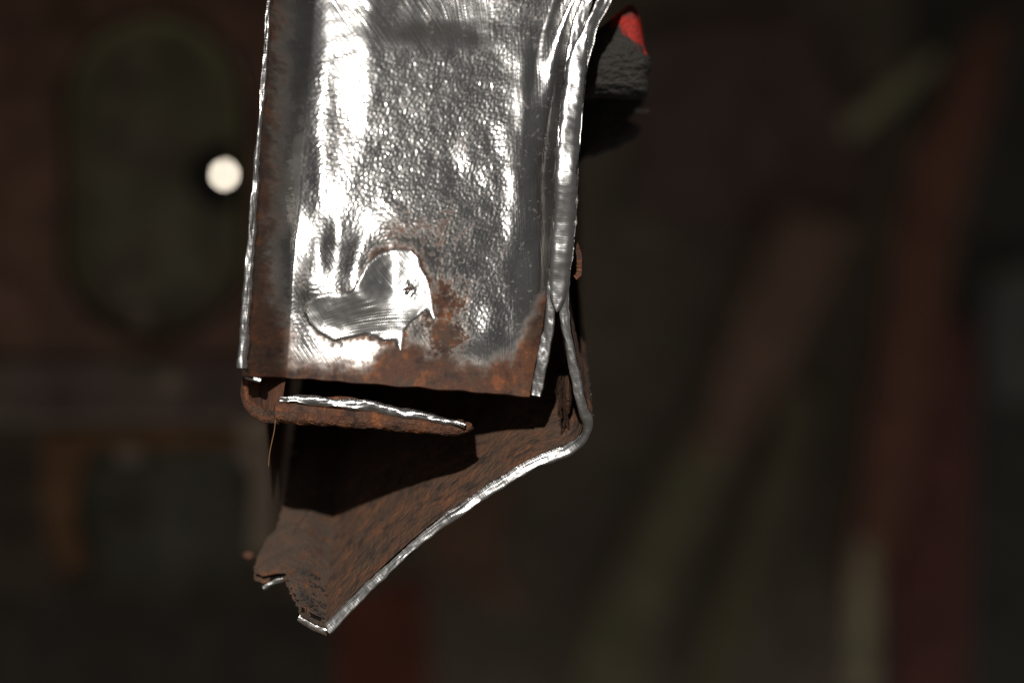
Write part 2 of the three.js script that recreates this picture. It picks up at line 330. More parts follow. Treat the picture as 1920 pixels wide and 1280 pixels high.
const macroGrid = (() => {
  const tx = new Float32Array(GNx * GNy), ty = new Float32Array(GNx * GNy), h = new Float32Array(GNx * GNy), R = Math.PI / 180;
  const sx = Math.atan(SUN_SIDE), sy = Math.atan(SUN_UP);
  for (let j = 0; j < GNy; j++) for (let i = 0; i < GNx; i++) {
    const a = G0a + i * GS, b = G0b + j * GS;
    let w = 0.2, x = -13 * w, y = -6 * w;
    for (const [ca, cb, ra, rb, lx, ly, wt = 1] of DENTS) { const q = ((a - ca) / ra) ** 2 + ((b - cb) / rb) ** 2; if (q < 6) { const lit = lx * lx + ly * ly < 9, k = wt * Math.exp(-q * (lit ? 2.2 : 1.2)); w += k; x += k * lx * 1.15; y += k * (ly * 1.15); } }
    const hx = (sx + (960 - a) / D) / 2, hy = (sy + (b - 640) / D) / 2;
    tx[j * GNx + i] = -Math.tan(hx + x / w * R) ;                 // dz / da
    ty[j * GNx + i] = Math.tan(hy + y / w * R) - 0.22;            // dz / db, without the plate's own lean
  }
  const div = (i, j) => {
    const g = (A, p, q) => A[clamp(q, 0, GNy - 1) * GNx + clamp(p, 0, GNx - 1)];
    return ((g(tx, i + 1, j) - g(tx, i - 1, j)) + (g(ty, i, j + 1) - g(ty, i, j - 1))) / 2 * GS;
  };
  const dv = new Float32Array(GNx * GNy);
  for (let j = 0; j < GNy; j++) for (let i = 0; i < GNx; i++) dv[j * GNx + i] = div(i, j);
  for (let it = 0; it < 1200; it++) for (let j = 0; j < GNy; j++) for (let i = 0; i < GNx; i++) {
    const k = j * GNx + i;
    const l = i ? h[k - 1] : h[k] - tx[k] * GS, r = i < GNx - 1 ? h[k + 1] : h[k] + tx[k] * GS, u = j ? h[k - GNx] : h[k] - ty[k] * GS, d = j < GNy - 1 ? h[k + GNx] : h[k] + ty[k] * GS;
    h[k] += 1.7 * ((l + r + u + d - dv[k]) / 4 - h[k]);
  }
  let m = 0; for (const v of h) m += v; m /= h.length; for (let k = 0; k < h.length; k++) h[k] -= m;
  return h;
})();
function macro(a, b) {                             // smooth (Catmull-Rom) lookup
  const x = clamp((a - G0a) / GS, 1, GNx - 3), y = clamp((b - G0b) / GS, 1, GNy - 3), xi = Math.floor(x), yi = Math.floor(y), fx = x - xi, fy = y - yi;
  const cr = (p, q, r, s, t) => q + 0.5 * t * (r - p + t * (2 * p - 5 * q + 4 * r - s + t * (3 * (q - r) + s - p)));
  const rows = [];
  for (let j = -1; j <= 2; j++) { const o = (yi + j) * GNx + xi; rows.push(cr(macroGrid[o - 1], macroGrid[o], macroGrid[o + 1], macroGrid[o + 2], fx)); }
  return cr(rows[0], rows[1], rows[2], rows[3], fy);
}
{ let lo = 1e9, hi = -1e9; for (const v of macroGrid) { lo = Math.min(lo, v); hi = Math.max(hi, v); } console.log('dent range', lo.toFixed(1), hi.toFixed(1)); }
const bottomB = (a) => 703 + (a - 460) * 0.074 + 2.5 * gnoise(a / 40, 1, 77);
// how pitted the face is
function pitting(a, b) {
  let p = smooth(530, 585, a) * (1 - smooth(930, 985, a) * 0.75) * smooth(55, 95, b) * (1 - smooth(600, 660, b));
  p = Math.max(p, 0.75 * smooth(900, 930, a) * (1 - smooth(1000, 1040, a)) * (1 - smooth(40, 110, b)));
  p *= 1 - 0.75 * Math.exp(-(((a - 610) / 60) ** 2 + ((b - 470) / 70) ** 2));
  p *= 1 - 0.6 * Math.exp(-(((a - 645) / 45) ** 2 + ((b - 40) / 110) ** 2));
  p = Math.max(p, 0.8 * Math.exp(-(((a - 540) / 26) ** 2 + ((b - 600) / 60) ** 2)));
  p = Math.max(p, 0.7 * Math.exp(-(((a - 860) / 70) ** 2 + ((b - 570) / 80) ** 2)));
  return p;
}
function rustOnFace(a, b) {                        // 0 bare steel .. 1 rust
  const n = fbm(a / 34, b / 34, 801, 4), n2 = fbm(a / 9, b / 9, 811, 3), d = a - leftA(b);
  let r = smooth(-20, 24, lerp(22, 40, smooth(0, 420, b)) + 42 * smooth(470, 690, b) + 20 * n + 14 * n2 - d);
  const low = table([[460, 600], [540, 690], [690, 694], [720, 650], [760, 640], [830, 668], [900, 692], [960, 672], [990, 610], [1020, 560]])(a);
  r = Math.max(r, smooth(-34, 20, b - low + 24 * n + 14 * n2));
  const hd = a > 520 && a < 860 && b > 420 && b < 700 ? polyDist(HEART, a, b) : 99;
  const ring = smooth(655, 700, a) * (1 - smooth(520, 560, b)) + smooth(770, 800, a) + smooth(690, 740, a) * smooth(620, 650, b) + 0.75 * smooth(596, 622, b) * smooth(560, 590, a);
  r = Math.max(r, smooth(-8, 14, lerp(-6, 12, clamp(ring)) + 16 * n + 12 * n2 - hd));
  r = Math.max(r, smooth(-0.25, 0.25, 0.85 * Math.exp(-(((a - 830) / 50) ** 2 + ((b - 610) / 100) ** 2)) + 0.6 * n + 0.6 * n2 - 0.5));
  r = Math.max(r, 0.8 * smooth(0.1, 0.4, 0.4 * Math.exp(-(((a - 790) / 110) ** 2 + ((b - 430) / 70) ** 2)) + 0.8 * n2 + 0.4 * n - 0.2));
  r = Math.max(r, 0.6 * smooth(0.28, 0.5, n2 + 0.4 * n) * pitting(a, b));
  return clamp(r);
}
const TA0 = 430, TB0 = -110, TW = 720, TH = 880, TXS = 1.15;
const rustCache = new Float32Array(Math.round(TW * TXS) * Math.round(TH * TXS));
const faceW = Math.round(TW * TXS), faceH = Math.round(TH * TXS);
for (let j = 0; j < faceH; j++) for (let i = 0; i < faceW; i++) rustCache[j * faceW + i] = rustOnFace(TA0 + i / TXS, TB0 + TH - j / TXS);
const stain = (() => {                            // grime that spreads from the rust over the steel next to it
  const R = 16; let a = rustCache, b;
  for (let pass = 0; pass < 2; pass++) for (const [st, n, m] of [[1, faceW, faceH], [faceW, faceH, faceW]]) {
    b = new Float32Array(a.length); const other = st === 1 ? faceW : 1;
    for (let q = 0; q < m; q++) { let s = 0; const base = q * other; for (let i = -R; i < n + R; i++) { s += i < n ? a[base + Math.min(n - 1, Math.max(0, i)) * st] : a[base + (n - 1) * st]; if (i - 2 * R - 1 >= -R) s -= a[base + Math.max(0, i - 2 * R - 1) * st]; const c = i - R; if (c >= 0 && c < n) b[base + c * st] = s / (2 * R + 1); } }
    a = b;
  }
  return a;
})();
const tmp = [0, 0, 0];
const faceMap = dataTex(faceW, faceH, (i, j, o) => {
  const a = TA0 + i / TXS, b = TB0 + TH - j / TXS, r = rustCache[j * faceW + i];
  rustColor(a * 1.1, b * 1.1, 840, tmp);
    const warm = 0.9 + 0.4 * smooth(900, 990, a) * smooth(610, 690, b);
  const st = 0.43 + 0.05 * gnoise(a / 60, b / 30, 851) + 0.04 * gnoise(a / 3, b / 3, 855);
  const steel = [st, st * 0.98, st * 0.955];
  const sn = clamp(stain[j * faceW + i] * 1.3 * (0.75 + 0.9 * fbm(a / 11, b / 11, 857, 4)));
  for (let k = 0; k < 3; k++) o[k] = lerp(lerp(steel[k], [0.27, 0.205, 0.155][k], 0.85 * sn), tmp[k] * warm * 0.85, r);
}, true, false);
const faceORM = dataTex(faceW, faceH, (i, j, o) => {
  const a = TA0 + i / TXS, b = TB0 + TH - j / TXS, r = rustCache[j * faceW + i];
  o[0] = 1; o[1] = lerp(clamp(0.23 + 0.07 * fbm(a / 50, b / 50, 861, 3) + 0.03 * gnoise(a / 4, b / 4, 865), 0.17, 0.45) + 0.16 * clamp(stain[j * faceW + i] * 1.3), 0.74, r); o[2] = 1 - 0.93 * r;
}, false, false);
const faceBump = dataTex(faceW, faceH, (i, j, o) => {
  const a = TA0 + i / TXS, b = TB0 + TH - j / TXS, r = rustCache[j * faceW + i];
  // grinding lines: slanting down to the right on the left half, upright by the right bend
  const t = smooth(820, 960, a), ca = lerp(0.55, 0.06, t), sa = Math.sqrt(1 - ca * ca);
  const along = a * ca + b * sa, across = -a * sa + b * ca;
  const g = (0.16 * gnoise(along / 55, across / 1.9, 871) + 0.10 * gnoise(along / 90, across / 4.4, 872)) * (1 - 0.8 * pitting(a, b));
  o[0] = o[1] = o[2] = 0.5 + lerp(g, 0.34 * fbm(a / 12, b / 12, 881, 4), r);
}, false, false);
M.face = new THREE.MeshStandardMaterial({ map: faceMap, roughnessMap: faceORM, metalnessMap: faceORM, bumpMap: faceBump, bumpScale: 1.0 * U, roughness: 1, metalness: 1 });

function faceZ(a, b, xl, xr, pits = true) {
  const dl = a - xl, dr = xr - a;
  const edge = smooth(0, 70, dl) * smooth(0, 60, dr);
  let z = zp(b) + macro(a, b) * edge;
  if (dl < 66) z += fdL(b) * Math.pow(1 - Math.max(0, dl) / 66, 1.45);
  if (dr < 58) z += fdR(b) * Math.pow(1 - Math.max(0, dr) / 58, 2.0);
  if (pits) {
    const p = pitting(a, b);
    if (p > 0.01) z += p * (0.48 * gnoise(a / 4.7, b / 4.7, 901) + 0.26 * gnoise(a / 7.3, b / 7.3, 907) + 0.3 * gnoise(a / 24, b / 24, 911));
    z += 0.12 * gnoise(a / 6, b / 6, 915) + 0.5 * gnoise(a / 30, b / 30, 917);
    // sunken bed round the heart-shaped scale
    if (a > 540 && a < 840 && b > 440 && b < 680) z -= 1.2 * (1 - smooth(0, 30, polyDist(HEART, a, b)));
  }
  return z;
}
{
  const NX = 330, NY = 430;
  const rowX = (t) => { const b = lerp(-90, 742, t), zl = zp(b) + fdL(b), zr = zp(b) + fdR(b); return [b, 960 + (leftA(b) - 960) * (D - zl) / D, 960 + (innerA(b) - 960) * (D - zr) / D]; };
  const at = (u, v, off) => {
    const [, l0, r0] = rowX(v), a0 = lerp(l0, r0, u), bEnd = bottomB(a0), b = lerp(-90, bEnd, v);
    const zl = zp(b) + fdL(b), zr = zp(b) + fdR(b), xl = 960 + (leftA(b) - 960) * (D - zl) / D, xr = 960 + (innerA(b) - 960) * (D - zr) / D;
    const a = lerp(xl, xr, u);
    return [a - 960, 640 - b, faceZ(a, b, xl, xr, !off) + (off || 0), (a - TA0) / TW, (TB0 + TH - b) / TH];
  };
  const front = gridGeo(NX, NY, (u, v) => at(u, v, 0));
  const back = gridGeo(40, 50, (u, v) => at(u, v, -15), { flip: true });
  const rim = gridGeo(NX, 3, (u, v) => { const f = at(u, 1, 0), g = at(u, 1, -15); return [f[0], f[1] - 3 * Math.sin(v * 3.14), lerp(f[2], g[2], v), f[3], f[4]]; });
  const face = mesh('hammered_face', mergeGeometries([front, back, rim]), M.face, part);
  label(face, 'bright hammered and ground steel face, rusty along its foot');

  // heart-shaped polished scale, lying proud of the face
  const hp = [], N = 5; // refine outline
  for (let i = 0; i < HEART.length; i++) { const p = HEART[i], q = HEART[(i + 1) % HEART.length]; for (let k = 0; k < N; k++) { const t = k / N, n = 1.4 * gnoise(i + t, 3.3, 951); hp.push([lerp(p[0], q[0], t) + n, lerp(p[1], q[1], t) + 1.2 * gnoise(i + t, 8.1, 957)]); } }
  // grid clipped to the outline: vertices outside are pulled on to it
  const step = 2.6, a0 = 552, b0 = 452, nx = Math.ceil(270 / step), ny = Math.ceil(212 / step);
  const pos = [], uv = [], idx = [], ok = [];
  const near = (x, y) => { let d = 1e9, r = null; for (let i = 0, j = hp.length - 1; i < hp.length; j = i++) { const [ax, ay] = hp[i], [bx, by] = hp[j], dx = bx - ax, dy = by - ay, t = clamp(((x - ax) * dx + (y - ay) * dy) / (dx * dx + dy * dy)), px = ax + t * dx, py = ay + t * dy, e = Math.hypot(x - px, y - py); if (e < d) { d = e; r = [px, py]; } } return r; };
  for (let j = 0; j <= ny; j++) for (let i = 0; i <= nx; i++) {
    let a = a0 + i * step, b = b0 + j * step; const s = polyDist(hp, a, b);
    let k = 2; if (s > -step * 0.5) { if (s < step * 0.75) { [a, b] = near(a, b); k = 1; } else k = 0; }
    ok.push(k);
    const rim = smooth(0, 6, -polyDist(hp, a, b));
    const curl = 5 * smooth(745, 812, a) * smooth(560, 640, b);
    const dimple = -3 * Math.exp(-(((a - 762) / 14) ** 2 + ((b - 540) / 16) ** 2)) * (1 + gnoise(a / 6, b / 6, 971));
    pos.push(a - 960, 640 - b, zp(b) + macro(a, b) + 1.8 * Math.sqrt(rim) - 0.5 + curl + dimple + 0.25 * gnoise(a / 14, b / 14, 961)); uv.push((a * 0.94 + b * 0.34) / 256, (-a * 0.34 + b * 0.94) / 256);
  }
  for (let j = 0; j < ny; j++) for (let i = 0; i < nx; i++) {
    const A = j * (nx + 1) + i, B = A + 1, C = A + nx + 1, E = C + 1;
    if (ok[A] && ok[B] && ok[C]) idx.push(A, C, B);
    if (ok[B] && ok[C] && ok[E]) idx.push(B, C, E);
  }
  const heart = mesh('heart_scale', geo(pos, idx, uv), new THREE.MeshStandardMaterial({ color: new THREE.Color(0.50, 0.49, 0.475), bumpMap: fineBump, bumpScale: 0.45 * U, roughness: 0.24, metalness: 1 }), face);
  label(heart, 'heart-shaped polished steel scale with brushed lines');
}

// A ground cut edge: a strip of sheet of some width that follows a path, face rounded, with depth behind it
function cutEdge(path, width, depth, seed, { tilt = 0, wob = 1.6, rough = 0.8, back = [0, 0, -1], round = 0.3 } = {}) {
  const pts = resample(path, 3), n = pts.length - 1, prof = 10;
  let len = 0; const lens = [0]; for (let i = 1; i <= n; i++) { len += Math.hypot(pts[i][0] - pts[i - 1][0], pts[i][1] - pts[i - 1][1]); lens.push(len); }
  const W = typeof width === 'function' ? width : () => width;
  const T = typeof tilt === 'function' ? tilt : () => tilt;
  const fr = pts.map((p, i) => { const a = pts[Math.max(0, i - 2)], b = pts[Math.min(n, i + 2)], dx = b[0] - a[0], dy = b[1] - a[1], l = Math.hypot(dx, dy) || 1; return [dy / l, -dx / l]; });
  const NV = 16;
  return gridGeo(n, NV, (u, v) => {
    const i = Math.round(u * n), p = pts[i], [nx, ny] = fr[i], s = lens[i], w = W(s / len, p) / 2;
    // section: back left, up the side, over the rounded face, down the other side
    const k = v * NV, q = clamp((k - 3) / (NV - 6), 0, 1) * 2 - 1;
    let off = q * w, dz = 0;
    if (k < 3) { off = -w; dz = -depth * (3 - k) / 3; } else if (k > NV - 3) { off = w; dz = -depth * (k - NV + 3) / 3; }
    else dz = -Math.pow(Math.abs(q), 4) * w * round + T(s / len, p) * off;
    const nz = dz > -depth * 0.2 ? wob * 2.4 * fbm(s / 90 + 0.37, q * 0.3 + 0.5, seed, 4) + rough * fbm(s / 11 + 0.3, q * 1.7 + 0.4, seed + 5, 3) : 0;
    off += 4.0 * fbm(s / 40, 6.4 + Math.sign(q) * 3, seed + 13, 5) * Math.abs(q);
    const bk = Math.min(0, dz);
    return [p[0] + nx * off + (k < 3 || k > NV - 3 ? back[0] * -bk : 0), p[1] + ny * off + (k < 3 || k > NV - 3 ? back[1] * -bk : 0), p[2] + (k < 3 || k > NV - 3 ? back[2] * -bk : dz) + nz, (off * 1.0) / TILE, s / TILE];
  }, { flip: true });
}
{ // left flange edge
  const path = []; for (let b = -90; b <= 703; b += 26) { const z = zp(b) + fdL(b) - 2; path.push(F(leftA(b) - 1 + 1.2 * gnoise(b / 70, 5, 21), b, z)); }
  label(mesh('left_cut_edge', cutEdge(path, (t) => lerp(7, 17, smooth(0.2, 1, t)), 60, 1001, { wob: 2.0, rough: 0.3, tilt: 0.1 }), M.ground, part), 'thin ground edge of the left flange');
  const tip = [[457, 698], [462, 705], [474, 709], [488, 712]].map(([a, b]) => F(a, b, 40));
  mesh('corner_burr', cutEdge(tip, 9, 30, 1051, { wob: 2 }), M.ground, part);
}
const zR = (b) => zp(b) + fdR(b);
const innerPath = [[-90, 1133], [0, 1101], [50, 1084], [100, 1073], [150, 1067], [200, 1061], [260, 1056], [320, 1052], [380, 1049], [440, 1046], [500, 1040], [560, 1034], [610, 1028], [660, 1019], [700, 1011], [742, 1003]].map(([b, a]) => F(a, b, zR(b)));
label(mesh('inner_cut_edge', cutEdge(innerPath, 23, 70, 1101, { wob: 1.8, rough: 0.8, round: 0.14, tilt: (t) => -0.15 * smooth(0.5, 0.9, t) }), M.ground, part), 'ground edge of the inner flange, ending above the gap');

{ // the two sheets are fused and ground to one broad rounded seam higher up
  const seam = [[60, 1096], [110, 1083], [160, 1076], [200, 1071], [260, 1066], [320, 1062], [380, 1059], [440, 1055], [500, 1050], [560, 1046], [585, 1045]].map(([b, a]) => F(a, b, zR(b) + 3));
  label(mesh('fused_seam', cutEdge(seam, (t) => 41 * Math.pow(clamp(Math.min(t / 0.12, (1 - t) / 0.10)), 0.6) + 2, 30, 1151, { wob: 2.4, rough: 0.6, round: 0.32, tilt: (t) => 0.10 - 0.05 * t }), M.ground, part), 'broad bright seam where both sheets are ground together');
}

// outer skin: rises beside the flange, turns the corner and runs down to the pointed lip
const OUT = [[1158, -90], [1132, 0], [1109, 50], [1096, 100], [1086, 150], [1081, 200], [1076, 260], [1072, 320], [1069, 380], [1065, 440], [1060, 500], [1057, 550], [1060, 600], [1068, 650], [1078, 700], [1086, 740], [1094, 772], [1103, 793], [1096, 819], [1068, 844], [1034, 857], [1002, 870], [944, 903], [874, 950], [815, 991], [733, 1062], [662, 1130], [628, 1166], [612, 1181]];
const zOut = (b) => b < 742 ? zR(b) - 4 : lerp(zR(742) - 4, 0, smooth(742, 860, b));
const E = [-0.02, 0.5, -0.866];                     // the way the pressing runs back
const outPts = OUT.map(([a, b]) => F(a, b, zOut(b)));
const lipFront = [[612, 1182], [588, 1172], [560, 1156]].map(([a, b]) => F(a, b, 0));
label(mesh('outer_cut_edge', cutEdge(outPts, (t, p) => lerp(25, 18, smooth(0.35, 0.5, t)) * (1 + 0.35 * fbm(t * 14, 2.5, 1207, 3)), 7, 1201, { wob: 1.6, rough: 0.45, round: 0.22, back: E, tilt: (t, p) => 0.32 * smooth(0, 300, p[1]) - 0.28 * smooth(-120, -220, p[1]) }), M.ground, part), 'bright ground edge of the outer skin, bent at the corner and running down to a point');
mesh('lip_cut_edge', cutEdge(lipFront, 16, 20, 1251, { wob: 2, back: E, tilt: -0.2 }), M.ground, part);
{
  const prof = resample(outPts.slice(9), 3.5), n = prof.length - 1, L = 1150;
  const nrm = prof.map((p, i) => { const a = prof[Math.max(0, i - 3)], b = prof[Math.min(n, i + 3)], dx = b[0] - a[0], dy = b[1] - a[1], l = Math.hypot(dx, dy); return [dy / l, -dx / l]; });
  let len = 0; const ls = [0]; for (let i = 1; i <= n; i++) { len += Math.hypot(prof[i][0] - prof[i - 1][0], prof[i][1] - prof[i - 1][1]); ls.push(len); }
  const sheet = (side, flip) => gridGeo(n, 150, (u, v) => {
    const i = Math.round(u * n), p = prof[i], q = nrm[i], Ld = lerp(130, L, smooth(300, 420, ls[i])), d = 4 + Ld * v * v * 0.6 + Ld * 0.4 * v, s = ls[i];
    let k = side * 9.6;
    if (side < 0) k += 2.2 * fbm(s / 60, d / 30, 1301, 4) * smooth(0, 30, d) + 0.8 * gnoise(s / 9, d / 9, 1309);
    return [p[0] + q[0] * k + E[0] * d, p[1] + q[1] * k + E[1] * d, p[2] + E[2] * d, s / TILE, d / TILE];
  }, { flip });
  const inner = sheet(-1, false), outer = sheet(1, true);
  label(mesh('outer_skin', mergeGeometries([inner, outer]), M.rustStreak, part), 'rusty brown inside of the bent outer skin');
  // upper run of the skin behind the flange
  const up = resample(outPts.slice(0, 11), 8), m = up.length - 1;
  mesh('upper_skin', mergeGeometries([-1, 1].map((sd) => gridGeo(m, 10, (u, v) => { const p = up[Math.round(u * m)], d = 6 + 260 * v; return [p[0] + sd * 10 - 0.12 * d, p[1] + 0.1 * d, p[2] - d, p[1] / TILE, d / TILE]; }, { flip: sd > 0 }))), M.rust, part);
}
{ // the rest of the hollow section: roof, left wall and end behind the face
  const a0 = F(470, 690, -110), a1 = F(1040, 690, -110), top = gridGeo(10, 30, (u, v) => { const d = 1250 * v; return [lerp(a0[0], a1[0], u) + E[0] * d, a0[1] + 40 + E[1] * d, a0[2] + E[2] * d, u * 1.1, v * 2]; });
  mesh('box_top', mergeGeometries([top, top.clone().translate(0, 15 * U, 0)]), M.rust, part);
  const l0 = F(458, 700, -20), wall = (off) => gridGeo(10, 30, (u, v) => { const d = 430 + 770 * v + 40 * gnoise(u * 5, 2, 1351), y = lerp(l0[1] + 45, -545, u); return [lerp(l0[0], -470, u) + off + E[0] * d, y + E[1] * d, E[2] * d, u, v * 2]; });
  mesh('box_side', mergeGeometries([wall(0), wall(-14)]), M.rust, part);
  mesh('box_end', gridGeo(8, 8, (u, v) => [lerp(-520, 180, u) + E[0] * 1150, lerp(-620, 60, v) + E[1] * 1150, E[2] * 1150, u, v]), M.rust, part);
}
{ // lower lip: starts at the point and runs back, its left side torn
  const c = F(612, 1181, 0), lipProf = resample([[0, 0, 0], [-24, 10, 0], [-53, 25, 0], [-95, 26, 0], [-180, -6, 0]], 2), n = 70;
  const wid = (d) => 56 + 34 * smooth(10, 120, d) + 5 * gnoise(d / 30, 4, 1405) + 3 * gnoise(d / 9, 4, 1407) + 52 * smooth(120, 134, d + 8 * gnoise(d / 12, 9, 1409)) + 16 * smooth(134, 170, d) + 9 * fbm(d / 22, 7.5, 1419, 4) - 44 * smooth(200, 330, d);
  const lip = (off, flip) => gridGeo(n, 150, (u, v) => {
    const d = -6 + 1150 * (0.45 * v + 0.55 * v * v), w = wid(d) * u, k = Math.min(lipProf.length - 1.001, w / 2), i = Math.floor(k), f = k - i, p = lipProf[i], q = lipProf[i + 1] || p;
    const rag = u > 0.97 ? 3 * gnoise(d / 7, 3, 1411) : 0;
    const bend = 26 * smooth(175, 120, d) * smooth(40, 0, d) * 0;
    return [c[0] + lerp(p[0], q[0], f) + E[0] * d + rag, c[1] + lerp(p[1], q[1], f) + E[1] * d + off + bend + 2 * fbm(w / 40, d / 40, 1415, 4) + 0.8 * gnoise(w / 8, d / 8, 1417), c[2] + E[2] * d, w / TILE + 0.4, d / TILE];
  }, { flip });
  label(mesh('lower_lip', mergeGeometries([lip(7, true), lip(-7, false)]), M.dustyDim, part), 'rusty lower lip with a torn ragged left side');
  const torn = [[531, 1087], [512, 1092], [493, 1103]].map(([a, b]) => F(a, b, -112));
  mesh('torn_edge', cutEdge(torn, 9, 16, 1451, { back: E, wob: 1.5 }), M.ground, part);
}
{ // torn flap in the gap: long lump of scaled rust with a ground upper edge
  const top = table([[515, 755], [524, 748], [560, 750], [680, 762], [780, 779], [868, 797], [884, 805]]), bot = table([[515, 782], [524, 791], [600, 797], [700, 803], [800, 812], [860, 817], [884, 807]]);
  const N = 150, K = 40;
  const body = gridGeo(N, K, (u, v) => {
    const a = lerp(515, 884, u), t0 = top(a), b0 = bot(a), mid = (t0 + b0) / 2, h = (b0 - t0) / 2, ang = v * 2 * Math.PI, c = Math.cos(ang), s = Math.sin(ang);
    const sq = (x, e) => Math.sign(x) * Math.pow(Math.abs(x), e);
    const capR = Math.pow(clamp((884 - a) / 40), 0.5) * Math.pow(clamp((a - 514) / 6), 0.3);
    let dz = sq(c, 0.45) * 26 * capR, dy = sq(s, 0.55) * h * lerp(0.6, 1, capR);
    if (dz > 0 && dy > h * 0.4) dz -= (dy - h * 0.4) * 0.75;
    const r = 1 + 0.10 * fbm(a / 26, v * 9, 1501, 4) + 0.05 * gnoise(a / 6, v * 26, 1507);
    const under = smooth(0, -0.8, s) * 5 * fbm(a / 20, v * 8, 1511, 4);
    const p = F(a, mid - dy * r + under, 0);
    const bk = dz < 0 ? -dz / 26 * 620 : 0;
    return [p[0] + 0.03 * bk, p[1] - 0.02 * bk, 8 + dz * r - bk, a / TILE, (v * 130 + bk) / TILE];
  });
  const flap = label(mesh('torn_flap', body, M.rust, part), 'thick rusty flap with a ground shiny upper edge');
  const path = []; for (let a = 524; a <= 872; a += 12) path.push([a, top(a) - 1 + (a < 545 ? 3 : 0)]);
  const ridge = path.map(([a, b]) => F(a, b, 33));
  mesh('ground_edge', cutEdge(ridge, (t) => lerp(13, 19, Math.sin(Math.min(1, t * 1.6) * 2.2)) * lerp(1, 0.5, smooth(0.7, 1, t)) * (1 + 0.5 * fbm(t * 9, 4, 1525, 3)), 40, 1521, { tilt: (t) => 0.05 + 0.8 * fbm(t * 10 + 0.3, 0.4, 1527, 3), wob: 2.6, rough: 0.9 }), M.ground, flap);
  // crusty crumbs: one lying behind the edge, one at the tip
  const crumb = (a, b, z, ra, rb, rz, seed) => { const g = mergeVertices(new THREE.IcosahedronGeometry(1, 4)); const p = g.attributes.position; const uv = []; for (let i = 0; i < p.count; i++) { const x = p.getX(i), y = p.getY(i), w = p.getZ(i), r = 1 + 0.35 * fbm(x * 2 + 5 * w, y * 2 + 3 * w, seed, 4); const c = F(a, b, z); p.setXYZ(i, (c[0] + x * ra * r) * U, (c[1] + y * rb * r) * U, (c[2] + w * rz * r) * U); uv.push((x * ra + a) / TILE, (y * rb + w * rz + b) / TILE); } g.setAttribute('uv', new THREE.Float32BufferAttribute(uv, 2)); g.computeVertexNormals(); return g; };
  mesh('rust_crust', crumb(622, 756, -26, 66, 13, 24, 1551), M.rust, flap);
  mesh('rust_crumb', crumb(876, 800, 12, 10, 9, 12, 1561), M.rust, flap);
  mesh('rust_crumb', crumb(862, 792, 18, 9, 6, 10, 1571), M.rust, flap);
  mesh('rust_flake', crumb(466, 1042, -330, 12, 9, 14, 1581), M.rust, part);
  // dirt caught in the corner of the skin
  const dirt = new THREE.MeshStandardMaterial({ map: rustMap, bumpMap: rustBump, bumpScale: 10 * U, color: new THREE.Color(0.75, 0.78, 0.62), roughness: 0.95 });
  mesh('dirt_clump', crumb(1064, 742, -70, 9, 40, 40, 1591), dirt, part);
  const strands = [], grit = [];
  for (let i = 0; i < 46; i++) {
    const h = (k) => hash(i, k, 1597), a = 1048 + 18 * h(1), b = 700 + 90 * h(2), z = -20 - 90 * h(3), pts = [];
    for (let k = 0; k < 5; k++) pts.push(new THREE.Vector3(...F(a + k * (2 - 4 * h(4)) + 3 * gnoise(i, k * 0.7, 1599), b + k * (5 + 6 * h(5)), z)).multiplyScalar(U));
    strands.push(new THREE.TubeGeometry(new THREE.CatmullRomCurve3(pts), 8, (0.7 + 0.8 * h(6)) * U, 5));
  }
  mesh('dirt_fibres', mergeGeometries(strands), dirt, part).userData.kind = 'stuff';
  const prof = resample(outPts.slice(17), 2);
  for (let i = 0; i < 260; i++) {
    const h = (k) => hash(i, k, 1611), p = prof[Math.floor(h(1) * h(1) * prof.length)], q = prof[Math.min(prof.length - 1, Math.floor(h(1) * h(1) * prof.length) + 2)], d = 25 + 200 * h(2);
    const l = Math.hypot(q[0] - p[0], q[1] - p[1]) || 1, nx = (q[1] - p[1]) / l, ny = -(q[0] - p[0]) / l, r0 = 1 + 2.6 * h(3) * h(4);
    const g = new THREE.IcosahedronGeometry(r0, 1), c = g.attributes.position;
    for (let k = 0; k < c.count; k++) { const f = 1 + 0.4 * gnoise(c.getX(k) * 0.7 + i, c.getY(k) * 0.7 + c.getZ(k), 1613); c.setXYZ(k, c.getX(k) * f, c.getY(k) * f, c.getZ(k) * f); }
    g.translate(p[0] - nx * 10.5 + E[0] * d, p[1] - ny * 10.5 + E[1] * d, p[2] + E[2] * d); g.scale(U, U, U); g.computeVertexNormals(); grit.push(g);
  }
  for (let i = 0; i < 330; i++) {                  // black scale and grit on the lip
    const h = (k) => hash(i, k, 1621), w = 4 + 78 * h(1), d = 18 + 120 * h(2), c = F(612, 1181, 0);
    if (w > 44 + 0.22 * d || fbm(w / 30, d / 30, 1623, 3) < -0.08) continue;
    const g = new THREE.IcosahedronGeometry(1.2 + 3 * h(3) * h(4), 1), q = g.attributes.position;
    for (let k = 0; k < q.count; k++) { const f = 1 + 0.5 * gnoise(q.getX(k) * 0.6 + i, q.getY(k) * 0.6 + q.getZ(k), 1625); q.setXYZ(k, q.getX(k) * f, q.getY(k) * f * 0.7, q.getZ(k) * f); }
    g.translate(c[0] - w + E[0] * d, c[1] + 8 + Math.min(w * 0.46, 25) + E[1] * d, c[2] + E[2] * d); g.scale(U, U, U); g.computeVertexNormals(); grit.push(g);
  }
  mesh('grit', mergeGeometries(grit), new THREE.MeshStandardMaterial({ color: new THREE.Color(0.03, 0.026, 0.024), roughness: 0.55 }), part).userData.kind = 'stuff';
}
